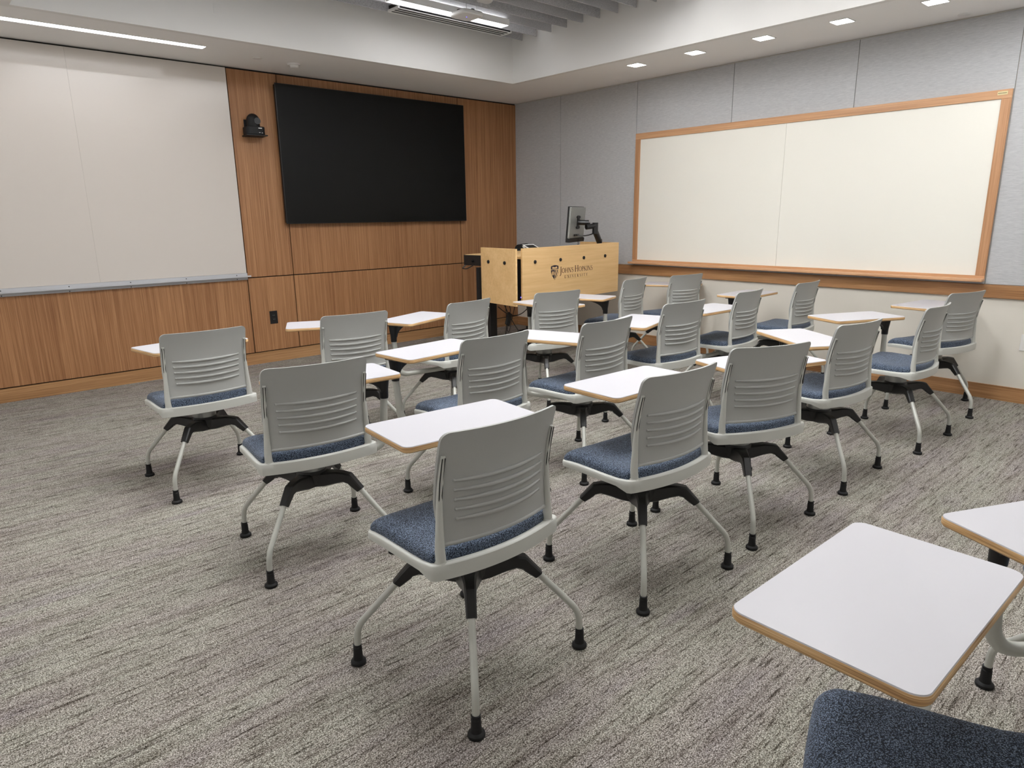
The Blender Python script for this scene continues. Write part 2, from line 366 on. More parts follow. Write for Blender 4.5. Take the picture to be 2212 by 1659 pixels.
bm = B(); box(bm, -0.62, 0.62, -0.075, 0.075, 0.006, 0.05); build('duct_box', bm, 'reveal', t, smooth=0)
t = thing('wireless_access_point', 'white rounded square wireless access point hanging below the pendant light', 'access point', (-2.235*S, -1.80*S, 3.26*S), 0)
bm = B(); prism(bm, rrect(0.215, 0.215, 0.04, 6), 0, 0.034, 0.008); ap = build('housing', bm, 'white_pl', t)
bm = B(); lathe(bm, [(0.003, -0.001), (0.003, 0.001)], 10); build('indicator', bm, 'led', ap)
bm = B(); box(bm, -0.09, 0.09, -0.012, 0.012, 0.036, 0.046); box(bm, -0.012, 0.012, -0.09, 0.09, 0.036, 0.046); tube(bm, [(0,0,0.046),(0,0,0.36)], 0.002, 6); build('hanger', bm, 'black', t, smooth=0)
bm = B(); tube(bm, fillet([(0.03,0.02,0.04),(0.16,0.05,0.055),(0.14,0.06,0.15),(0.02,0.03,0.36)], [0.03,0.03]), 0.002, 6); build('cable', bm, 'white_pl', t)
bm = B(); lathe(bm, [(0.062,0.0),(0.066,0.006),(0.066,0.10),(0.05,0.11)], 28)
o = build('ceiling_sensor', bm, 'white_pl', None, loc=(-2.13*S, -1.93*S, 3.375*S)); tag(o, 'white drum shaped sensor among the felt baffles behind the access point', 'sensor')
bm = B(); lathe(bm, [(0.03,-0.034),(0.036,-0.03),(0.04,-0.014),(0.052,-0.012),(0.056,0.0)], 28)
o = build('smoke_detector', bm, 'white_pl', None, loc=(-3.317*S, -0.495*S, H*S)); tag(o, 'round white smoke detector on the ceiling in front of the television', 'detector')
for x, y, lb in ((-3.68, -0.518, 'flat round sprinkler cover on the ceiling between strip light and smoke detector'), (-0.205, -1.905, 'flat round sprinkler cover on the ceiling above the lectern monitor'), (-0.137, -5.198, 'flat round sprinkler cover on the ceiling beside the fifth downlight')):
    bm = B(); lathe(bm, [(0.036,-0.005),(0.04,-0.003),(0.04,0.004)], 28)
    o = build('sprinkler_cover', bm, 'white_pl', None, loc=(x*S, y*S, H*S)); tag(o, lb, 'sprinkler cover')

# ------------------------------------------------------------------ lectern desk
P0, P1 = Vector((-2.023, -2.286))*S, Vector((-0.405, -2.134))*S
ang = math.atan2((P1-P0).y, (P1-P0).x); WP = (P1-P0).length
ld = thing('lectern', 'pale maple lectern desk with a university crest on its front panel', 'lectern', (P0.x, P0.y, 0), ang)
ZT, ZB = 1.2*S, 0.657*S
fp = boxobj('front_panel', [0, WP, 0, 0.019, ZB, ZT], 'maple', ld, bevel=0.002)
def stud(parent, x, y, z, ax='y', s=-1):
    bm = B(); pr = [(0.0155, 0.0), (0.0155, 0.008), (0.012, 0.011)]
    lathe(bm, [(r, s*h) for r, h in pr], 18, (x, y, z), ax); return build('stud', bm, 'black_soft', parent)
for x in (-1.841, -1.448, -1.057, -0.671):
    stud(fp, (x*S-P0.x)/cos(ang), 0.0, 1.065*S)
# side panels (left one seen edge-on to the aisle, right one behind the monitor arm)
lp = boxobj('side_panel', [0, 0.019, 0, 0.575*S, ZB, ZT], 'maple', ld, bevel=0.002)
lp.location = Matrix.Rotation(-ang, 4, 'Z') @ Vector((-2.133*S-P0.x, -2.311*S-P0.y, 0)); lp.rotation_euler = (0, 0, math.atan2(0.048, -0.572)*0 + R(-4.8)-ang)
for d in (0.17, 0.44): stud(lp, 0, d*S, 1.064*S, 'x')
boxobj('side_panel', [WP-0.019, WP, 0.022, 0.53*S, ZB, ZT], 'maple', ld, bevel=0.002)
dt = boxobj('desktop', [0.025, WP-0.02, 0.03, 0.82*S, 1.095*S, 1.122*S], 'maple', ld, bevel=0.003)
bm = B(); box(bm, 0.0, 0.03, 0.52*S, 0.81*S, 1.015*S, 1.118*S); box(bm, 0.02, WP-0.05, 0.1, 0.12, 1.02*S, 1.093*S); lathe(bm, [(0.012,0.0),(0.012,0.02),(0.008,0.024)], 14, (-0.024, 0.68*S, 1.06*S), 'x')
build('under_desk_rail', bm, 'black', ld, smooth=0)
bm = B(); tube(bm, fillet([(-0.03,0.75*S,1.02*S),(-0.06,0.77*S,0.985*S),(-0.06,0.70*S,0.985*S),(-0.03,0.64*S,1.02*S)], [0.015,0.015]), 0.005, 8); build('cable', bm, 'black', ld)
bm = B(); box(bm, 0.03, 0.36, 0.06, 0.46, 0.66*S, 1.085*S)
for i in range(6): box(bm, 0.022, 0.03, 0.08, 0.44, 0.67*S+0.058*i, 0.67*S+0.05+0.058*i)
rk = build('equipment_rack', bm, 'black_soft', ld, smooth=0)
bm = B(); lathe(bm, [(0.004,-0.004),(0.004,0.0)], 10, (0.04, 0.058, 0.728*S), 'y'); build('indicator', bm, 'led', rk)
for x in (0.10, WP-0.145):
    cl = boxobj('column', [x-0.045, x+0.045, 0.46, 0.53, 0.05, 1.09*S], 'black', ld, bevel=0.004)
    boxobj('foot', [x-0.035, x+0.035, 0.16, 0.84, 0.02, 0.05], 'black', ld, bevel=0.008)
    for y in (0.19, 0.81):
        bm = B(); lathe(bm, [(0.022,0),(0.022,0.012),(0.012,0.02)], 16, (x, y, 0)); build('levelling_foot', bm, 'black_soft', ld)
boxobj('rear_panel', [-0.03, 0.02, 0.56*S, 0.60*S, 0.66*S, 1.0*S], 'black_soft', ld)
bm = B()
for a, b, c in (((0.10,0.40,0.60*S),(0.34,0.36,0.36*S),(0.60,0.40,0.62*S)), ((0.16,0.38,0.62*S),(0.40,0.36,0.12),(0.9,0.5,0.02)), ((0.2,0.4,0.62*S),(0.3,0.44,0.14),(0.14,0.5,0.06))):
    tube(bm, [Vector(a)*(1-t)**2+Vector(b)*2*t*(1-t)+Vector(c)*t*t for t in [i/12 for i in range(13)]], 0.004, 6)
build('cable_bundle', bm, 'black', ld)
# crest and lettering, standing just proud of the front panel
def ux(x): return (x*S-P0.x)/cos(ang)
def flat(bm, pts, y=-0.0008, mi=0):
    f = bm.faces.new([bm.verts.new((x, y, z)) for x, z in pts]); f.material_index = mi
def ribbon(bm, pts, ws, y=-0.0008):
    L = []; n = len(pts)
    for i, (x, z) in enumerate(pts):
        a = pts[max(i-1,0)]; b = pts[min(i+1,n-1)]; dx, dz = b[0]-a[0], b[1]-a[1]; l = math.hypot(dx, dz) or 1
        w = ws[i] if isinstance(ws, list) else ws
        L.append(((x-dz/l*w/2, z+dx/l*w/2), (x+dz/l*w/2, z-dx/l*w/2)))
    for p, q in zip(L, L[1:]): flat(bm, [p[0], q[0], q[1], p[1]], y)
def letter(bm, ch, x, z, h, tk=1.0):
    """roman capital, stroke built; returns advance"""
    T, t = 0.125*h*tk, 0.05*h*tk
    def v(px, w=T, a=0.0, b=1.0): ribbon(bm, [(x+px*h, z+a*h), (x+px*h, z+b*h)], w); serif(px, a); serif(px, b)
    def serif(px, a, w=0.13):
        zz = z+a*h + (t/2 if a < 0.5 else -t/2); ribbon(bm, [(x+(px-w)*h, zz), (x+(px+w)*h, zz)], t*0.8)
    def l(p, q, w): ribbon(bm, [(x+p[0]*h, z+p[1]*h), (x+q[0]*h, z+q[1]*h)], w)
    def arc(cx, cz, rx, rz, a0, a1, w0, w1, n=16):
        P = []; W = []
        for i in range(n+1):
            a = R(a0+(a1-a0)*i/n); P.append((x+(cx+rx*cos(a))*h, z+(cz+rz*sin(a))*h)); W.append(w1+(w0-w1)*abs(cos(a)))
        ribbon(bm, P, W)
    if ch == 'J': ribbon(bm, [(x+0.2*h, z+h), (x+0.2*h, z-0.1*h), (x+0.12*h, z-0.3*h), (x-0.08*h, z-0.36*h)], [T, T, T*0.8, t]); serif(0.2, 1.0); return 0.36*h
    if ch == 'I': v(0.14); return 0.32*h
    if ch == 'H': v(0.14); v(0.68); l((0.14,0.52),(0.68,0.52),t); return 0.86*h
    if ch == 'N': v(0.14, t*1.2); v(0.72, t*1.2); l((0.12,1.0),(0.72,0.0),T); return 0.88*h
    if ch == 'O': arc(0.42,0.5,0.36,0.47,0,360,T,t,28); return 0.88*h
    if ch == 'P': v(0.14); arc(0.16,0.74,0.3,0.235,-90,90,T*0.9,t); return 0.54*h
    if ch == 'K': v(0.14); l((0.16,0.46),(0.62,0.98),t); l((0.26,0.56),(0.72,0.0),T); serif(0.64,1.0); serif(0.72,0.0); return 0.80*h
    if ch == 'U': v(0.14,T,0.3,1.0) ; arc(0.39,0.32,0.25,0.3,180,360,T*0.8,t); ribbon(bm,[(x+0.64*h,z+0.32*h),(x+0.64*h,z+h)],t); serif(0.64,1.0); return 0.84*h
    if ch == 'V': l((0.06,1.0),(0.36,0.0),T); l((0.36,0.0),(0.66,1.0),t); serif(0.08,1.0); serif(0.66,1.0); return 0.74*h
    if ch == 'E': v(0.14); l((0.14,0.97),(0.52,0.97),t); l((0.14,0.52),(0.46,0.52),t); l((0.14,0.03),(0.56,0.03),t); return 0.62*h
    if ch == 'R': v(0.14); arc(0.16,0.75,0.28,0.225,-90,90,T*0.9,t); l((0.28,0.52),(0.66,0.0),T); return 0.70*h
    if ch == 'T': v(0.34); l((0.04,0.97),(0.64,0.97),t*1.3); return 0.70*h
    if ch == 'Y': v(0.36,T,0.0,0.5); l((0.06,1.0),(0.36,0.48),T*0.9); l((0.36,0.48),(0.66,1.0),t); serif(0.66,1.0); return 0.72*h
    if ch == 'S':
        P = [(0.44,0.80),(0.36,0.95),(0.24,0.98),(0.12,0.90),(0.10,0.74),(0.20,0.60),(0.34,0.46),(0.46,0.34),(0.48,0.18),(0.38,0.05),(0.24,0.02),(0.12,0.08),(0.06,0.22)]
        W = [t,t*1.2,t*1.4,t*1.6,T*0.8,T,T*1.1,T,T*0.8,t*1.6,t*1.4,t*1.2,t]
        ribbon(bm, [(x+a*h, z+b*h) for a, b in P], W); return 0.56*h
    return 0.3*h
def word(bm, spec, x0, x1, z, gap):
    """spec: list of (char, height); fitted between x0 and x1"""
    tmp = B(); adv = [letter(tmp, c, 0, 0, h) + gap for c, h in spec]; tmp.free()
    s = (x1-x0)/(sum(adv)-gap); x = 0
    cut = len(bm.verts)
    for (c, h), a in zip(spec, adv): letter(bm, c, x, z, h, 1.25); x += a
    bm.verts.ensure_lookup_table()
    for v_ in list(bm.verts)[cut:]: v_.co.x = x0 + v_.co.x*s
bm = B(); hL, hs = 0.066*S, 0.050*S
word(bm, [('J',hL)]+[(c,hs) for c in 'OHNS']+[(' ',hs),('H',hL)]+[(c,hs) for c in 'OPKINS'], ux(-1.452), ux(-0.895), 0.927*S, 0.002)
build('name_lettering', bm, 'ink_b', fp, smooth=0)
bm = B(); word(bm, [(c, 0.030*S) for c in 'UNIVERSITY'], ux(-1.380), ux(-0.985), 0.872*S, 0.012)
build('name_lettering', bm, 'ink_b', fp, smooth=0)
bm = B(); a0, a1 = ux(-1.597), ux(-1.478); wS = a1-a0; zt_, zb_ = 1.016*S, 0.868*S; hS = zt_-zb_
def sp(u, v): return (a0+u*wS, zb_+v*hS)
outl = [(0.0,0.93),(0.2,0.97),(0.5,1.0),(0.8,0.97),(1.0,0.93),(1.0,0.72)]
flat(bm, [sp(*p) for p in [(0,0.72)]+outl])
flat(bm, [sp(0.16,0.77), sp(0.20,0.90), sp(0.46,0.86), sp(0.54,0.86), sp(0.80,0.90), sp(0.84,0.77), sp(0.5,0.74)], -0.0014, 1)
flat(bm, [sp(0.30,0.80), sp(0.5,0.78), sp(0.70,0.80), sp(0.68,0.815), sp(0.5,0.80), sp(0.32,0.815)], -0.0018)
def edge(v): return 0.5*(1-(1-v/0.68)**1.9) if v < 0.68 else 0.5
vs = [0.68*i/10 for i in range(11)]
flat(bm, [sp(0.48,0.68)]+[sp(0.5-edge(v), v) for v in reversed(vs)]+[sp(0.48,0.0)])
flat(bm, [sp(0.26+0.15*cos(R(a)), 0.46+0.14*sin(R(a))) for a in range(0,360,20)], -0.0014, 1)
for rr in (0.10, 0.05):
    ribbon(bm, [sp(0.26+rr*cos(R(a)), 0.46+rr*0.95*sin(R(a))) for a in range(0,361,20)], 0.0016, -0.0018)
for i in range(4):      # heraldic bars of the right half, counterchanged
    u0 = 0.52+0.125*i
    for seg, (v0, v1) in enumerate(((0.50,0.68),(0.32,0.50),(0.14,0.32),(0.0,0.14))):
        if (i+seg) % 2: continue
        lo = [v for v in (v0, v1)]
        def cl(u, v): return min(u, 0.5+edge(v))
        q = [sp(cl(u0,v0),v0), sp(cl(u0+0.11,v0),v0), sp(cl(u0+0.11,v1),v1), sp(cl(u0,v1),v1)]
        if cl(u0,v1) < 0.5+edge(v1) - 0.01: flat(bm, q)
ribbon(bm, [sp(0.5+edge(v), v) for v in vs], 0.002)
build('crest', bm, ['ink', 'maple'], fp, smooth=0)

# monitor on an arm
mo = thing('monitor', 'silver backed computer monitor seen from behind on a black jointed arm', 'monitor', (-1.116*S, -2.0*S, 1.228*S), R(23.5))
mo.rotation_euler = (R(4.5), 0, R(23.5))
w_, h_ = 0.45, 0.36*S
pn = boxobj('screen_panel', [0, w_, 0, 0.012, 0.012, h_+0.004], 'black_soft', mo, bevel=0.002)
boxobj('rear_cover', [0.006, w_-0.004, -0.022, 0.0, 0.03, h_], 'silver', mo, bevel=0.006)
boxobj('lower_bezel', [0, w_, -0.03, 0.012, -0.008, 0.03], 'black_soft', mo, bevel=0.003)
bm = B(); box(bm, 0.20, 0.25, -0.034, -0.022, 0.12, 0.25); box(bm, 0.18, 0.27, -0.034, -0.022, 0.225, 0.245); box(bm, 0.18, 0.27, -0.034, -0.022, 0.125, 0.145)
build('mount_plate', bm, 'black', mo, smooth=0)
bm = B(); box(bm, 0.12, 0.26, -0.036, -0.03, 0.05, 0.07); build('connectors', bm, 'black', mo, smooth=0)
Mi = (Matrix.Translation(mo.location) @ mo.rotation_euler.to_matrix().to_4x4()).inverted()
def wp(x, y, z): return Mi @ Vector((x*S, y*S, z*S))
bm = B()
mp_ = Vector((0.225, -0.034, 0.185)); a_ = wp(-0.80, -2.03, 1.42)
tube(bm, [mp_, mp_+Vector((0.0,-0.03,0)), a_], 0.026, 10)
tube(bm, [wp(-0.84,-2.03,1.375), wp(-0.73,-2.06,1.385)], 0.026, 10); tube(bm, [wp(-0.725,-2.06,1.42), wp(-0.725,-2.06,1.30)], 0.03, 12)
tube(bm, [wp(-0.725,-2.06,1.33), wp(-0.64,-2.05,1.21)], 0.03, 10); tube(bm, [wp(-0.64,-2.05,1.24), wp(-0.64,-2.05,1.124)], 0.028, 12)
tube(bm, [wp(-0.80,-2.03,1.42), wp(-0.82,-2.03,1.37)], 0.018, 10)
build('support_arm', bm, 'black', mo)
bm = B(); c0_ = Vector((0.2,-0.04,0.06)); c1_ = wp(-0.84,-2.04,1.27); c2_ = wp(-0.73,-2.05,1.31)
tube(bm, [c0_*(1-t)**2+c1_*2*t*(1-t)+c2_*t*t for t in [i/10 for i in range(11)]], 0.006, 8)
for dx in (0, 0.03): tube(bm, [Vector((0.24+dx,-0.03,0.02)), Vector((0.25+dx,-0.035,-0.03)), Vector((0.20+dx*1.5,-0.02,-0.095))], 0.0022, 6)
build('cable', bm, 'black', mo)
cp = thing('control_panel', 'white framed touch panel tilted up on the lectern desk', 'touch panel', (-1.615*S, -1.975*S, 1.125*S), R(3))
cp.rotation_euler = (0, 0, R(3))
for i in range(2):
    off = -0.018*i
    bm = B(); W2, D2 = 0.15, 0.12
    for a in ((0,W2,0,0.012),(0,W2,D2-0.012,D2),(0,0.012,0.012,D2-0.012),(W2-0.012,W2,0.012,D2-0.012)): box(bm, *a, 0, 0.006)
    f_ = build('frame', bm, 'white_pl', cp, smooth=0); f_.rotation_euler = (R(22), 0, 0); f_.location = (0.03*i, 0.03*i, 0.03+off)
    bm = B(); box(bm, 0.012, W2-0.012, 0.012, D2-0.012, 0.001, 0.004); g_ = build('glass', bm, 'black', f_, smooth=0)
boxobj('stand', [0.03, 0.12, 0.02, 0.1, 0, 0.035], 'black_soft', cp)
# task chair in the corner behind the lectern
tc = thing('task_chair', 'black swivel office chair behind the lectern desk', 'chair', (-0.47*S, -0.95*S, 0), R(-150))
bm = B(); prism(bm, rrect(0.48, 0.46, 0.09, 6, 0, 0.02), 0.44, 0.52, 0.02); build('seat', bm, 'black_soft', tc)
bm = B(); prism(bm, rrect(0.46, 0.5, 0.07, 6), 0, 0.05, 0.015); o = build('backrest', bm, 'black_soft', tc); o.rotation_euler = (R(84), 0, 0); o.location = (0, -0.22, 0.815)
bm = B(); tube(bm, fillet([(0,-0.1,0.43),(0,-0.28,0.43),(0,-0.27,0.75)], [0.06]), 0.02, 10); build('back_support', bm, 'black', tc)
bm = B(); tube(bm, [(0,0,0.07),(0,0,0.44)], 0.025, 14); lathe(bm, [(0.05,0.06),(0.05,0.13),(0.03,0.15)], 18); build('gas_lift', bm, 'black', tc)
for k2 in range(5):
    a = 2*pi*k2/5+0.3
    bm = B(); tube(bm, [(0.03*cos(a),0.03*sin(a),0.10),(0.28*cos(a),0.28*sin(a),0.075)], [0.024,0.014], 8); lg = build('leg', bm, 'black', tc)
    bm = B(); lathe(bm, [(0.02,-0.02),(0.027,-0.016),(0.027,0.016),(0.02,0.02)], 16, (0.29*cos(a),0.29*sin(a),0.027), 'y'); tube(bm, [(0.28*cos(a),0.28*sin(a),0.04),(0.28*cos(a),0.28*sin(a),0.08)], 0.008, 8); build('caster', bm, 'black_soft', lg)
for s in (-1, 1):
    bm = B(); tube(bm, fillet([(s*0.2,0,0.45),(s*0.28,0,0.46),(s*0.28,0,0.66)], [0.04]), 0.013, 8); prism(bm, rrect(0.07,0.24,0.03,4,s*0.28,0.02), 0.66, 0.685, 0.006); build('armrest', bm, 'black_soft', tc)
# power brick dangling beneath the desk
pb = thing('power_supply', 'dark grey power supply box hanging from cables under the lectern', 'power supply', (-1.893*S, -1.93*S, 0.475*S), R(20))
pb.rotation_euler = (0, R(28), R(20))
boxobj('case', [-0.032, 0.032, -0.012, 0.012, -0.06, 0.06], 'slot', pb, bevel=0.004)
bm = B(); tube(bm, fillet([(0,0,0.06),(0.0,0,0.10),(-0.04,0.03,0.16)], [0.03]), 0.0035, 6); tube(bm, fillet([(0.01,0,-0.06),(0.02,0,-0.11),(0.10,0.02,-0.10),(0.10,0.02,0.16)], [0.03,0.03]), 0.0035, 6); build('cable', bm, 'black', pb)

# ------------------------------------------------------------------ tablet chair prototype parts
def prof(z):
    K = [(.44,-.147),(.50,-.137),(.545,-.131),(.60,-.129),(.64,-.130),(.70,-.138),(.75,-.149),(.80,-.162),(.845,-.177)]
    for (a, ya), (b, yb) in zip(K, K[1:]):
        if z <= b: t = (z-a)/(b-a); return ya+(yb-ya)*t
    return K[-1][1]
def back_pt(u, z, w, off=0.0):
    return (u*w, prof(z) - 0.036*(1-u*u) + off, z)
ZB0, ZB1 = 0.510, 0.842
def cur(x, z): return (0.036+0.012*math.exp(-((z-0.63)/0.08)**2))*(1-(x/0.208)**2)
def half_w(z):
    w = 0.197+0.011*min(1, (z-ZB0)/0.12)
    for d, r in ((ZB1-z, 0.024), (z-ZB0, 0.022)):
        if d < r: w -= r - math.sqrt(max(0, r*r-(r-d)**2))
    return w
def make_backrest():
    bm = B(); zs = []
    n = 22
    for i in range(7): zs.append(ZB0+0.022*(1-cos(pi/2*i/6)))
    for i in range(1, n): zs.append(ZB0+0.022+(ZB1-ZB0-0.046)*i/n)
    for i in range(7): zs.append(ZB1-0.024+0.024*sin(pi/2*i/6))
    us = [-1+2*i/24 for i in range(25)]
    F = []; Bk = []
    for z in zs:
        w = half_w(z)
        zz = z - 0.004*0
        F.append([bm.verts.new((u*w, prof(z)-cur(u*w, z), z)) for u in us])
        Bk.append([bm.verts.new((u*w, prof(z)-cur(u*w, z)-0.009, z)) for u in us])
    for G in (F, Bk):
        for a, b in zip(G, G[1:]):
            for i in range(24): bm.faces.new((a[i], a[i+1], b[i+1], b[i]))
    for a, b in ((F[0], Bk[0]), (F[-1], Bk[-1])):
        for i in range(24): bm.faces.new((a[i], a[i+1], b[i+1], b[i]))
    for j in range(len(zs)-1):
        for i in (0, 24): bm.faces.new((F[j][i], F[j+1][i], Bk[j+1][i], Bk[j][i]))
    # rolled rim along the lower edge
    tube(bm, [(-0.2, -0.147, ZB0-0.03), (-0.198, -0.1455, ZB0-0.014), (-0.193, -0.1445, ZB0-0.002)] + [(u*0.182, prof(ZB0+0.004)-cur(u*0.182, ZB0+0.004)-0.006, ZB0+0.003) for u in [-1+i/10 for i in range(21)]] + [(0.193, -0.1445, ZB0-0.002), (0.198, -0.1455, ZB0-0.014), (0.2, -0.147, ZB0-0.03)], 0.0068, 8)
    for k in range(5):      # five raised lumbar ribs
        z = 0.692-0.0285*k
        P = []; Rr = []
        for i in range(21):
            u = -1+i/10; x = u*(0.158-0.002*k); P.append((x, prof(z)-cur(x, z)-0.0105, z+0.004*u*u)); Rr.append(0.0066*(1-0.5*abs(u)**3))
        tube(bm, P, Rr, 8)
        for s in (-1, 1):
            x = s*(0.160-0.002*k); z_ = z+0.004; lathe(bm, [(0.001,-0.0055),(0.0036,-0.004),(0.0048,0),(0.0036,0.004),(0.001,0.005)], 10, (x, prof(z)-cur(x, z)-0.009, z_), 'y')
    return bm
def make_upright(s):
    bm = B()
    P = [(s*0.203, -0.149, 0.448), (s*0.203, -0.149, 0.47), (s*0.203, -0.1465, 0.50), (s*0.202, -0.146, 0.54), (s*0.200, -0.146, 0.60), (s*0.198, prof(0.66)-0.014, 0.66), (s*0.197, prof(0.72)-0.015, 0.72), (s*0.197, prof(0.775)-0.015, 0.775)]
    tube(bm, P, [0.0150, 0.0148, 0.0142, 0.0122, 0.0098, 0.0085, 0.0082, 0.0062], 12)
    for dx in (-0.0045, 0.0045):
        Q = [(s*0.1985+dx, prof(z)-0.0225+(0.001 if dx else 0), z) for z in [0.585+0.0185*i for i in range(11)]]
        tube(bm, Q, 0.0016, 6, 1)
    lathe(bm, [(0.018, 0.452), (0.018, 0.464), (0.0155, 0.468)], 16, (s*0.203, -0.149, 0))
    return bm
def shell_outline(ins=0.0, n=10):
    P = []
    for i in range(n*2+1):                       # rear edge, left to right
        x = -0.231+0.462*i/(2*n); P.append((x, -0.1615-0.038*(1-(x/0.231)**2)))
    P.append((0.2405, -0.148))
    for i in range(1, 7): P.append((0.2405+0.005*i/6, -0.148+0.310*i/6))
    for i in range(1, 7): a = R(90*i/6); P.append((0.2455-0.05+0.05*cos(a), 0.162+0.05*sin(a)))
    for i in range(1, 10): x = 0.1955*(1-2*i/10); P.append((x, 0.212+0.008*(1-(x/0.1955)**2)))
    for i in range(0, 6): a = R(90+90*i/6); P.append((-0.2455+0.05+0.05*cos(a), 0.162+0.05*sin(a)))
    for i in range(0, 6): P.append((-0.2455+0.005*i/6, 0.162-0.310*i/6))
    P.append((-0.2405, -0.148))
    if not ins: return P
    out = []; m = len(P)
    for i, (x, y) in enumerate(P):
        a, b = P[i-1], P[(i+1) % m]; dx, dy = b[0]-a[0], b[1]-a[1]; l = math.hypot(dx, dy) or 1
        out.append((x-dy/l*ins, y+dx/l*ins))
    return out
def zshell(x, y):
    t = max(0, min(1, (y+0.145)/0.06)); top = 0.466-0.009*t
    f = max(0, min(1, (y-0.10)/0.115)); return top-0.012*f*f
def zlow(x, y):
    t = max(0, min(1, (y+0.150)/0.05)); return 0.4185+0.012*t-0.008*max(0, (y-0.15)/0.07)
def make_shell():
    bm = B()
    L = [(0.034, lambda x,y: zshell(x,y)-0.006), (0.020, lambda x,y: zshell(x,y)-0.001), (0.005, zshell), (0.001, lambda x,y: zshell(x,y)-0.003), (0.0, lambda x,y: (zshell(x,y)+zlow(x,y))/2),
         (0.0008, lambda x,y: zlow(x,y)+0.0015), (0.005, zlow), (0.03, lambda x,y: zlow(x,y)+0.003)]
    rings = []
    for ins, zf in L:
        o = shell_outline(ins) if ins else shell_outline(); base = shell_outline()
        rings.append([(p[0], p[1], zf(b[0], b[1])) for p, b in zip(o, base)])
    vr = loft(bm, rings, cap=False)
    bm.faces.new(vr[0]); bm.faces.new(list(reversed(vr[-1])))
    return bm
def make_cushion():
    bm = B(); O = shell_outline(0.014); O = [(x*0.99, (y if y > -0.12 else y+0.014) + 0.017*max(0, min(1, (y-0.10)/0.06))) for x, y in O]
    rings = []; ts = [1.0, 1.0, 0.995, 0.98, 0.95, 0.90, 0.82, 0.70, 0.52, 0.30, 0.10]
    for k, t in enumerate(ts):
        ring = []
        for x, y in O:
            px, py = x*t, 0.02+(y-0.02)*t
            zb = zshell(px, py)-0.004 - 0.016*max(0, (py-0.16)/0.06)**2
            hgt = 0 if k == 0 else (0.010 if k == 1 else 0.037*(1-t**9)**0.5 + 0.012*(t**9))
            sad = 0.005*cos(px*16)*0 + 0.006*(abs(px)/0.2)**2*(1-t**8) - 0.007*math.exp(-((py+0.02)/0.09)**2)*(1-t**8)
            ring.append((px, py, zb+hgt+sad))
        rings.append(ring)
    vr = loft(bm, rings, cap=False); bm.faces.new(vr[-1]); bm.faces.new(list(reversed(vr[0])))
    return bm
def make_spider():
    bm = B(); lathe(bm, [(0.045,0.285),(0.062,0.30),(0.067,0.340),(0.063,0.347),(0.061,0.354)], 28)
    lathe(bm, [(0.02,0.272),(0.022,0.29)], 14)
    SEC = [(0.02,0.344,0.280,0.046),(0.07,0.345,0.284,0.032),(0.12,0.350,0.298,0.022),(0.152,0.348,0.305,0.0185)]
    for q in range(4):
        a = pi/4+q*pi/2; ca, sa = cos(a), sin(a)
        def P(r, w, z): return (r*ca-w*sa, r*sa+w*ca, z)
        rings = []
        for r, zt, zb, w in SEC:
            rings.append([P(r,-w,zb+0.006),P(r,-w*0.7,zb),P(r,w*0.7,zb),P(r,w,zb+0.006),P(r,w,zt-0.006),P(r,w*0.7,zt),P(r,-w*0.7,zt),P(r,-w,zt-0.006)])
        for rt, zt, rb, zb, w in ((0.181,0.343,0.172,0.299,0.0175),(0.188,0.336,0.178,0.292,0.017),(0.234,0.283,0.212,0.266,0.0155)):
            def m(t, ww): return P(rb+(rt-rb)*t, ww, zb+(zt-zb)*t)
            rings.append([m(0.14,-w),m(0,-w*0.7),m(0,w*0.7),m(0.14,w),m(0.86,w),m(1,w*0.7),m(1,-w*0.7),m(0.86,-w)])
        loft(bm, rings)
    return bm
def make_leg():
    bm = B(); tube(bm, fillet([(0.205,0,0.296),(0.354,0,0.132),(0.358,0,0.04)], [0.035], 8), 0.0108, 14); return bm
def make_glide():
    bm = B(); lathe(bm, [(0.022,0.0),(0.0245,0.002),(0.0245,0.010),(0.0225,0.013),(0.0165,0.0165),(0.0155,0.024),(0.0145,0.03),(0.0140,0.056),(0.0125,0.058),(0.0125,0.061),(0.0135,0.062),(0.0135,0.068),(0.011,0.069)], 22, (0.358,0,0)); return bm
def make_hub():
    bm = B(); lathe(bm, [(0.058,0.353),(0.060,0.356),(0.060,0.418),(0.050,0.428)], 32); return bm
RA = 0.43*S
def make_arm():
    bm = B(); pts = fillet([(0.055,0,0.366),(RA-0.02,0,0.352),(RA,0,0.60)], [0.07], 8)
    rad = []
    for p in pts: rad.append(0.0155+0.0045*max(0, 1-abs(math.hypot(p.x-RA+0.02, p.z-0.38))/0.12))
    tube(bm, pts, rad, 14)
    lathe(bm, [(0.0175,0.572),(0.0175,0.580)], 16, (RA,0,0))
    return bm
HT = 0.775*S; TW, TD = 0.588*S, 0.325*S; TE = 0.036*S
def make_bracket():
    bm = B(); zt = HT-0.0225
    lathe(bm, [(0.0195,0.580),(0.020,0.584),(0.021,0.62),(0.031,zt)], 18)
    P = [(-0.022,zt)]
    out = [(0.0,0.600)] + [(0.205-0.185*cos(R(a))*1.0, 0.612+(zt-0.008-0.612)*sin(R(a))) for a in range(0,91,10)]
    top = [(p[0], zt) for p in out]
    for w in (0.012,):
        rings = []
        for (x, z), (x2, z2) in zip(out, top): rings.append([(x,-0.016,z),(x,0.016,z),(x2,0.031,z2),(x2,-0.031,z2)])
        loft(bm, rings)
    box(bm, -0.025, 0.30, -0.045, 0.045, zt-0.004, zt+0.002)
    box(bm, 0.31, 0.36, -0.06, 0.06, zt-0.002, zt+0.002)
    return bm
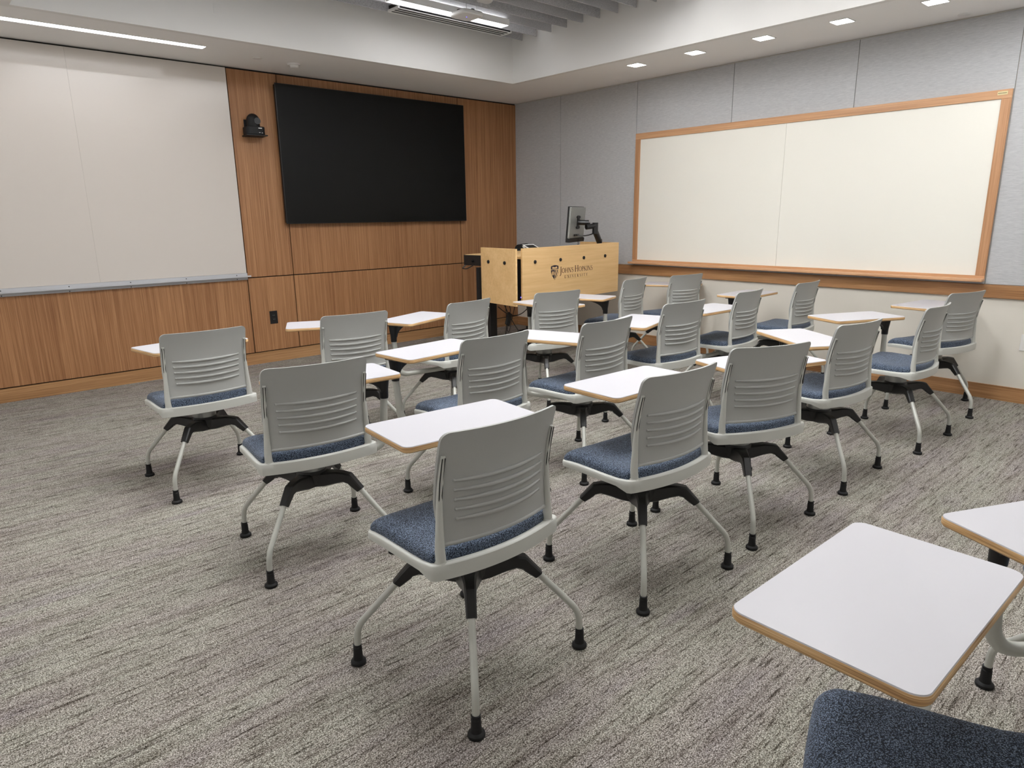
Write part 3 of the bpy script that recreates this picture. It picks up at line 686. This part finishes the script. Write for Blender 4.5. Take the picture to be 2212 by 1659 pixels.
def make_tablet():
    bm = B(); cx, cy = TW/2-TE, -0.02*S; r = 0.028
    L = [(0.003, HT-0.0205), (0.0, HT-0.0165), (0.0, HT-0.0055), (0.0018, HT-0.0022)]
    rings = []
    for k, z in L: rings.append([(x, y, z) for x, y in rrect(TW-2*k, TD-2*k, r-k, 7, cx, cy)])
    loft(bm, rings); return bm
def make_top():
    bm = B(); cx, cy = TW/2-TE, -0.02*S
    loft(bm, [[(x, y, z) for x, y in rrect(TW-2*k, TD-2*k, 0.028-k, 7, cx, cy)] for k, z in ((0.0016, HT-0.0024), (0.0026, HT))]); return bm

PR = {}
def proto(nm, bm, mats, **kw):
    me_o = build(nm, bm, mats, **kw); PR_o = me_o.data; bpy.data.objects.remove(me_o); return PR_o
ME = dict(back=proto('backrest', make_backrest(), 'back', smooth=50), upL=proto('back_upright', make_upright(-1), ['shell','slot'], smooth=50), upR=proto('back_upright', make_upright(1), ['shell','slot'], smooth=50),
          shell=proto('seat_shell', make_shell(), 'shell', smooth=50), cush=proto('seat_cushion', make_cushion(), 'weave', smooth=80), spider=proto('base_spider', make_spider(), 'black', smooth=30),
          leg=proto('leg', make_leg(), 'leg'), glide=proto('glide', make_glide(), 'black_soft', smooth=28), hub=proto('swivel_hub', make_hub(), 'hub'), arm=proto('tablet_arm', make_arm(), 'leg', smooth=50),
          bracket=proto('tablet_bracket', make_bracket(), 'black'), tab=proto('writing_tablet', make_tablet(), 'ply', smooth=30), top=proto('laminate_top', make_top(), 'lam', smooth=30))
def part(nm, me, parent, rz=0, loc=(0,0,0), sx=1):
    o = bpy.data.objects.new(nm, me); col.objects.link(o); o.parent = parent; o.rotation_euler = (0,0,rz); o.location = loc; o.scale = (sx,1,1); return o
# x, y (hub, survey units), seat deg, base deg, arm deg, arm r, tablet deg, tablet side, label tail
CH = [
 (-5.272,-3.024,-1.6,-90.5,43,.43,10,1, 'tablet chair nearest the glossy whiteboard, first by the wood wall'),
 (-4.336,-3.047,-6.3,-90,40,.41,-26,1, 'tablet chair second from the left in the row by the wood wall'),
 (-3.474,-3.068,9.1,-80,162,.44,20,-1, 'tablet chair third from the left in the row by the wood wall'),
 (-2.549,-3.112,-8.9,-84,63,.42,-91,-1, 'tablet chair just in front of the lectern, hiding its lower edge'),
 (-1.339,-2.888,10.4,-80,-153,.47,-73,1, 'tablet chair beside the lectern end, tablet swung out beside it'),
 (-0.590,-2.998,-8.7,-95,-6,.395,-63,1, 'tablet chair behind the lectern end, closest to the wooden rail'),
 (-5.208,-4.279,-8.3,-100.5,5,.43,-5,1, 'tablet chair at the left end of the middle row'),
 (-4.257,-4.307,-0.1,-88,130,.44,5,-1, 'tablet chair second from the left in the middle row'),
 (-3.475,-4.382,1.2,-90,103,.44,-69,-1, 'tablet chair third from the left in the middle row'),
 (-2.461,-4.227,-3.8,-92,178,.44,17,-1, 'tablet chair fourth from the left in the middle row'),
 (-1.568,-4.198,4.4,-85,171,.44,-2,-1, 'tablet chair fifth from the left in the middle row'),
 (-0.602,-4.214,1.5,-90,125,.46,2,-1, 'tablet chair at the wall end of the middle row'),
 (-5.200,-5.431,-0.7,-81.07,27,.46,-5,1, 'tablet chair in the foreground, whole and closest, seen from behind'),
 (-4.259,-5.429,-3.5,-93.6,20,.45,-1.5,1, 'tablet chair next to the foreground chair in the third row'),
 (-3.484,-5.438,-21.7,-91.6,-12,.44,-18,1, 'tablet chair third from the left in the third row'),
 (-2.574,-5.438,-7.0,-87.3,57,.43,-123,-1, 'tablet chair fourth from the left in the third row'),
 (-1.569,-5.508,0.7,-91,32,.44,-25,1, 'tablet chair fifth from the left in the third row'),
 (-0.561,-5.422,-14.4,-72,10,.44,-7,1, 'tablet chair at the wall end of the third row'),
 (-5.295,-6.895,22,-80,23.9,.445,-1,1, 'tablet chair cut off by the bottom edge, large tablet over dark seat'),
 (-4.245,-7.050,24,-70,134,.41,-116,-1, 'tablet chair cut off by the right edge behind the large tablet'),
]
def make_chair(i, row):
    x, y, sa, ba, aa, ar, ta, side, tail = row
    t = thing('tablet_chair', 'grey and navy ' + tail, 'chair', (x*S, y*S, 0), 0, 'grey tablet arm chairs with navy seats')
    s, b, a = R(sa), R(ba), R(aa)
    part('base_spider', ME['spider'], t, b)
    for q in range(4):
        lg = part('leg', ME['leg'], t, b+pi/4+q*pi/2); part('glide', ME['glide'], lg)
    part('swivel_hub', ME['hub'], t, s)
    part('seat_shell', ME['shell'], t, s); part('seat_cushion', ME['cush'], t, s); part('backrest', ME['back'], t, s)
    part('back_upright', ME['upL'], t, s); part('back_upright', ME['upR'], t, s)
    part('tablet_arm', ME['arm'], t, a, sx=ar/0.43)
    loc = (ar*S*cos(a), ar*S*sin(a), 0); th = R(ta)+(0 if side < 0 else pi)
    part('tablet_bracket', ME['bracket'], t, th, loc)
    tb = part('writing_tablet', ME['tab'], t, th, loc); part('laminate_top', ME['top'], tb)
    if i == 18: tb.scale = (0.965, 1.06, 1)
for i, row in enumerate(CH): make_chair(i, row)

# ------------------------------------------------------------------ overhead lamps out of view, added for their light
def area(x, y, z, sx, sy, power, colr=(0.985, 0.99, 1), rz=0):
    l = bpy.data.lights.new('lamp', 'AREA'); l.shape = 'RECTANGLE'; l.size = sx; l.size_y = sy; l.energy = power; l.color = colr
    o = bpy.data.objects.new('unseen_lamp', l); col.objects.link(o); o.location = (x*S, y*S, z*S); o.rotation_euler = (0, 0, rz); return o
for x, y, p, q in ((-4.4,-3.0,36,60), (-2.7,-3.5,30,60), (-4.4,-4.8,18,44), (-2.7,-5.4,14,40), (-3.4,-7.0,3,14)):
    area(x, y, 3.30, 1.24, 0.10, p); area(x, y, 3.38, 1.24, 0.10, q).rotation_euler = (pi, 0, 0)  # each upward twin is added to lift the baffles and the ambient light
for y in (-5.82, -6.47, -7.12): area(-0.68, y, 2.93, 0.124, 0.124, 5)
for y in (-2.5, -3.6, -4.7): area(-6.4, y, 2.93, 0.124, 0.124, 6)
for x in (-4.9, -2.2): area(x, -8.2, 2.93, 1.2, 0.10, 4)  # added behind the camera to light the chair backs

w = bpy.data.worlds.new('room_air'); bpy.context.scene.world = w; w.use_nodes = True
w.node_tree.nodes['Background'].inputs[0].default_value = (1, 0.97, 0.93, 1); w.node_tree.nodes['Background'].inputs[1].default_value = 0.05

# ------------------------------------------------------------------ camera
cd = bpy.data.cameras.new('camera'); co = bpy.data.objects.new('camera', cd); col.objects.link(co)
f_px, yaw, pitch, roll = 1463.7016, R(-41.7976), R(-13.9130), R(-0.75548)
cd.sensor_width = 36.0; cd.sensor_fit = 'HORIZONTAL'; cd.lens = f_px*36.0/2212; cd.clip_start = 0.02
fwd = Vector((-sin(yaw)*cos(pitch), cos(yaw)*cos(pitch), sin(pitch))); rt = Vector((cos(yaw), sin(yaw), 0)); up = rt.cross(fwd)
r2 = rt*cos(roll)+up*sin(roll); u2 = -rt*sin(roll)+up*cos(roll)
m3 = Matrix((r2, u2, -fwd)).transposed()
co.matrix_world = Matrix.Translation(Vector((-6.4772, -7.0970, 1.5))*S) @ m3.to_4x4()
sc = bpy.context.scene; sc.camera = co
sc.view_settings.view_transform = 'Standard'; sc.view_settings.look = 'None'; sc.view_settings.exposure = -0.12
sc.cycles.use_denoising = True; sc.cycles.max_bounces = 8; sc.cycles.diffuse_bounces = 5
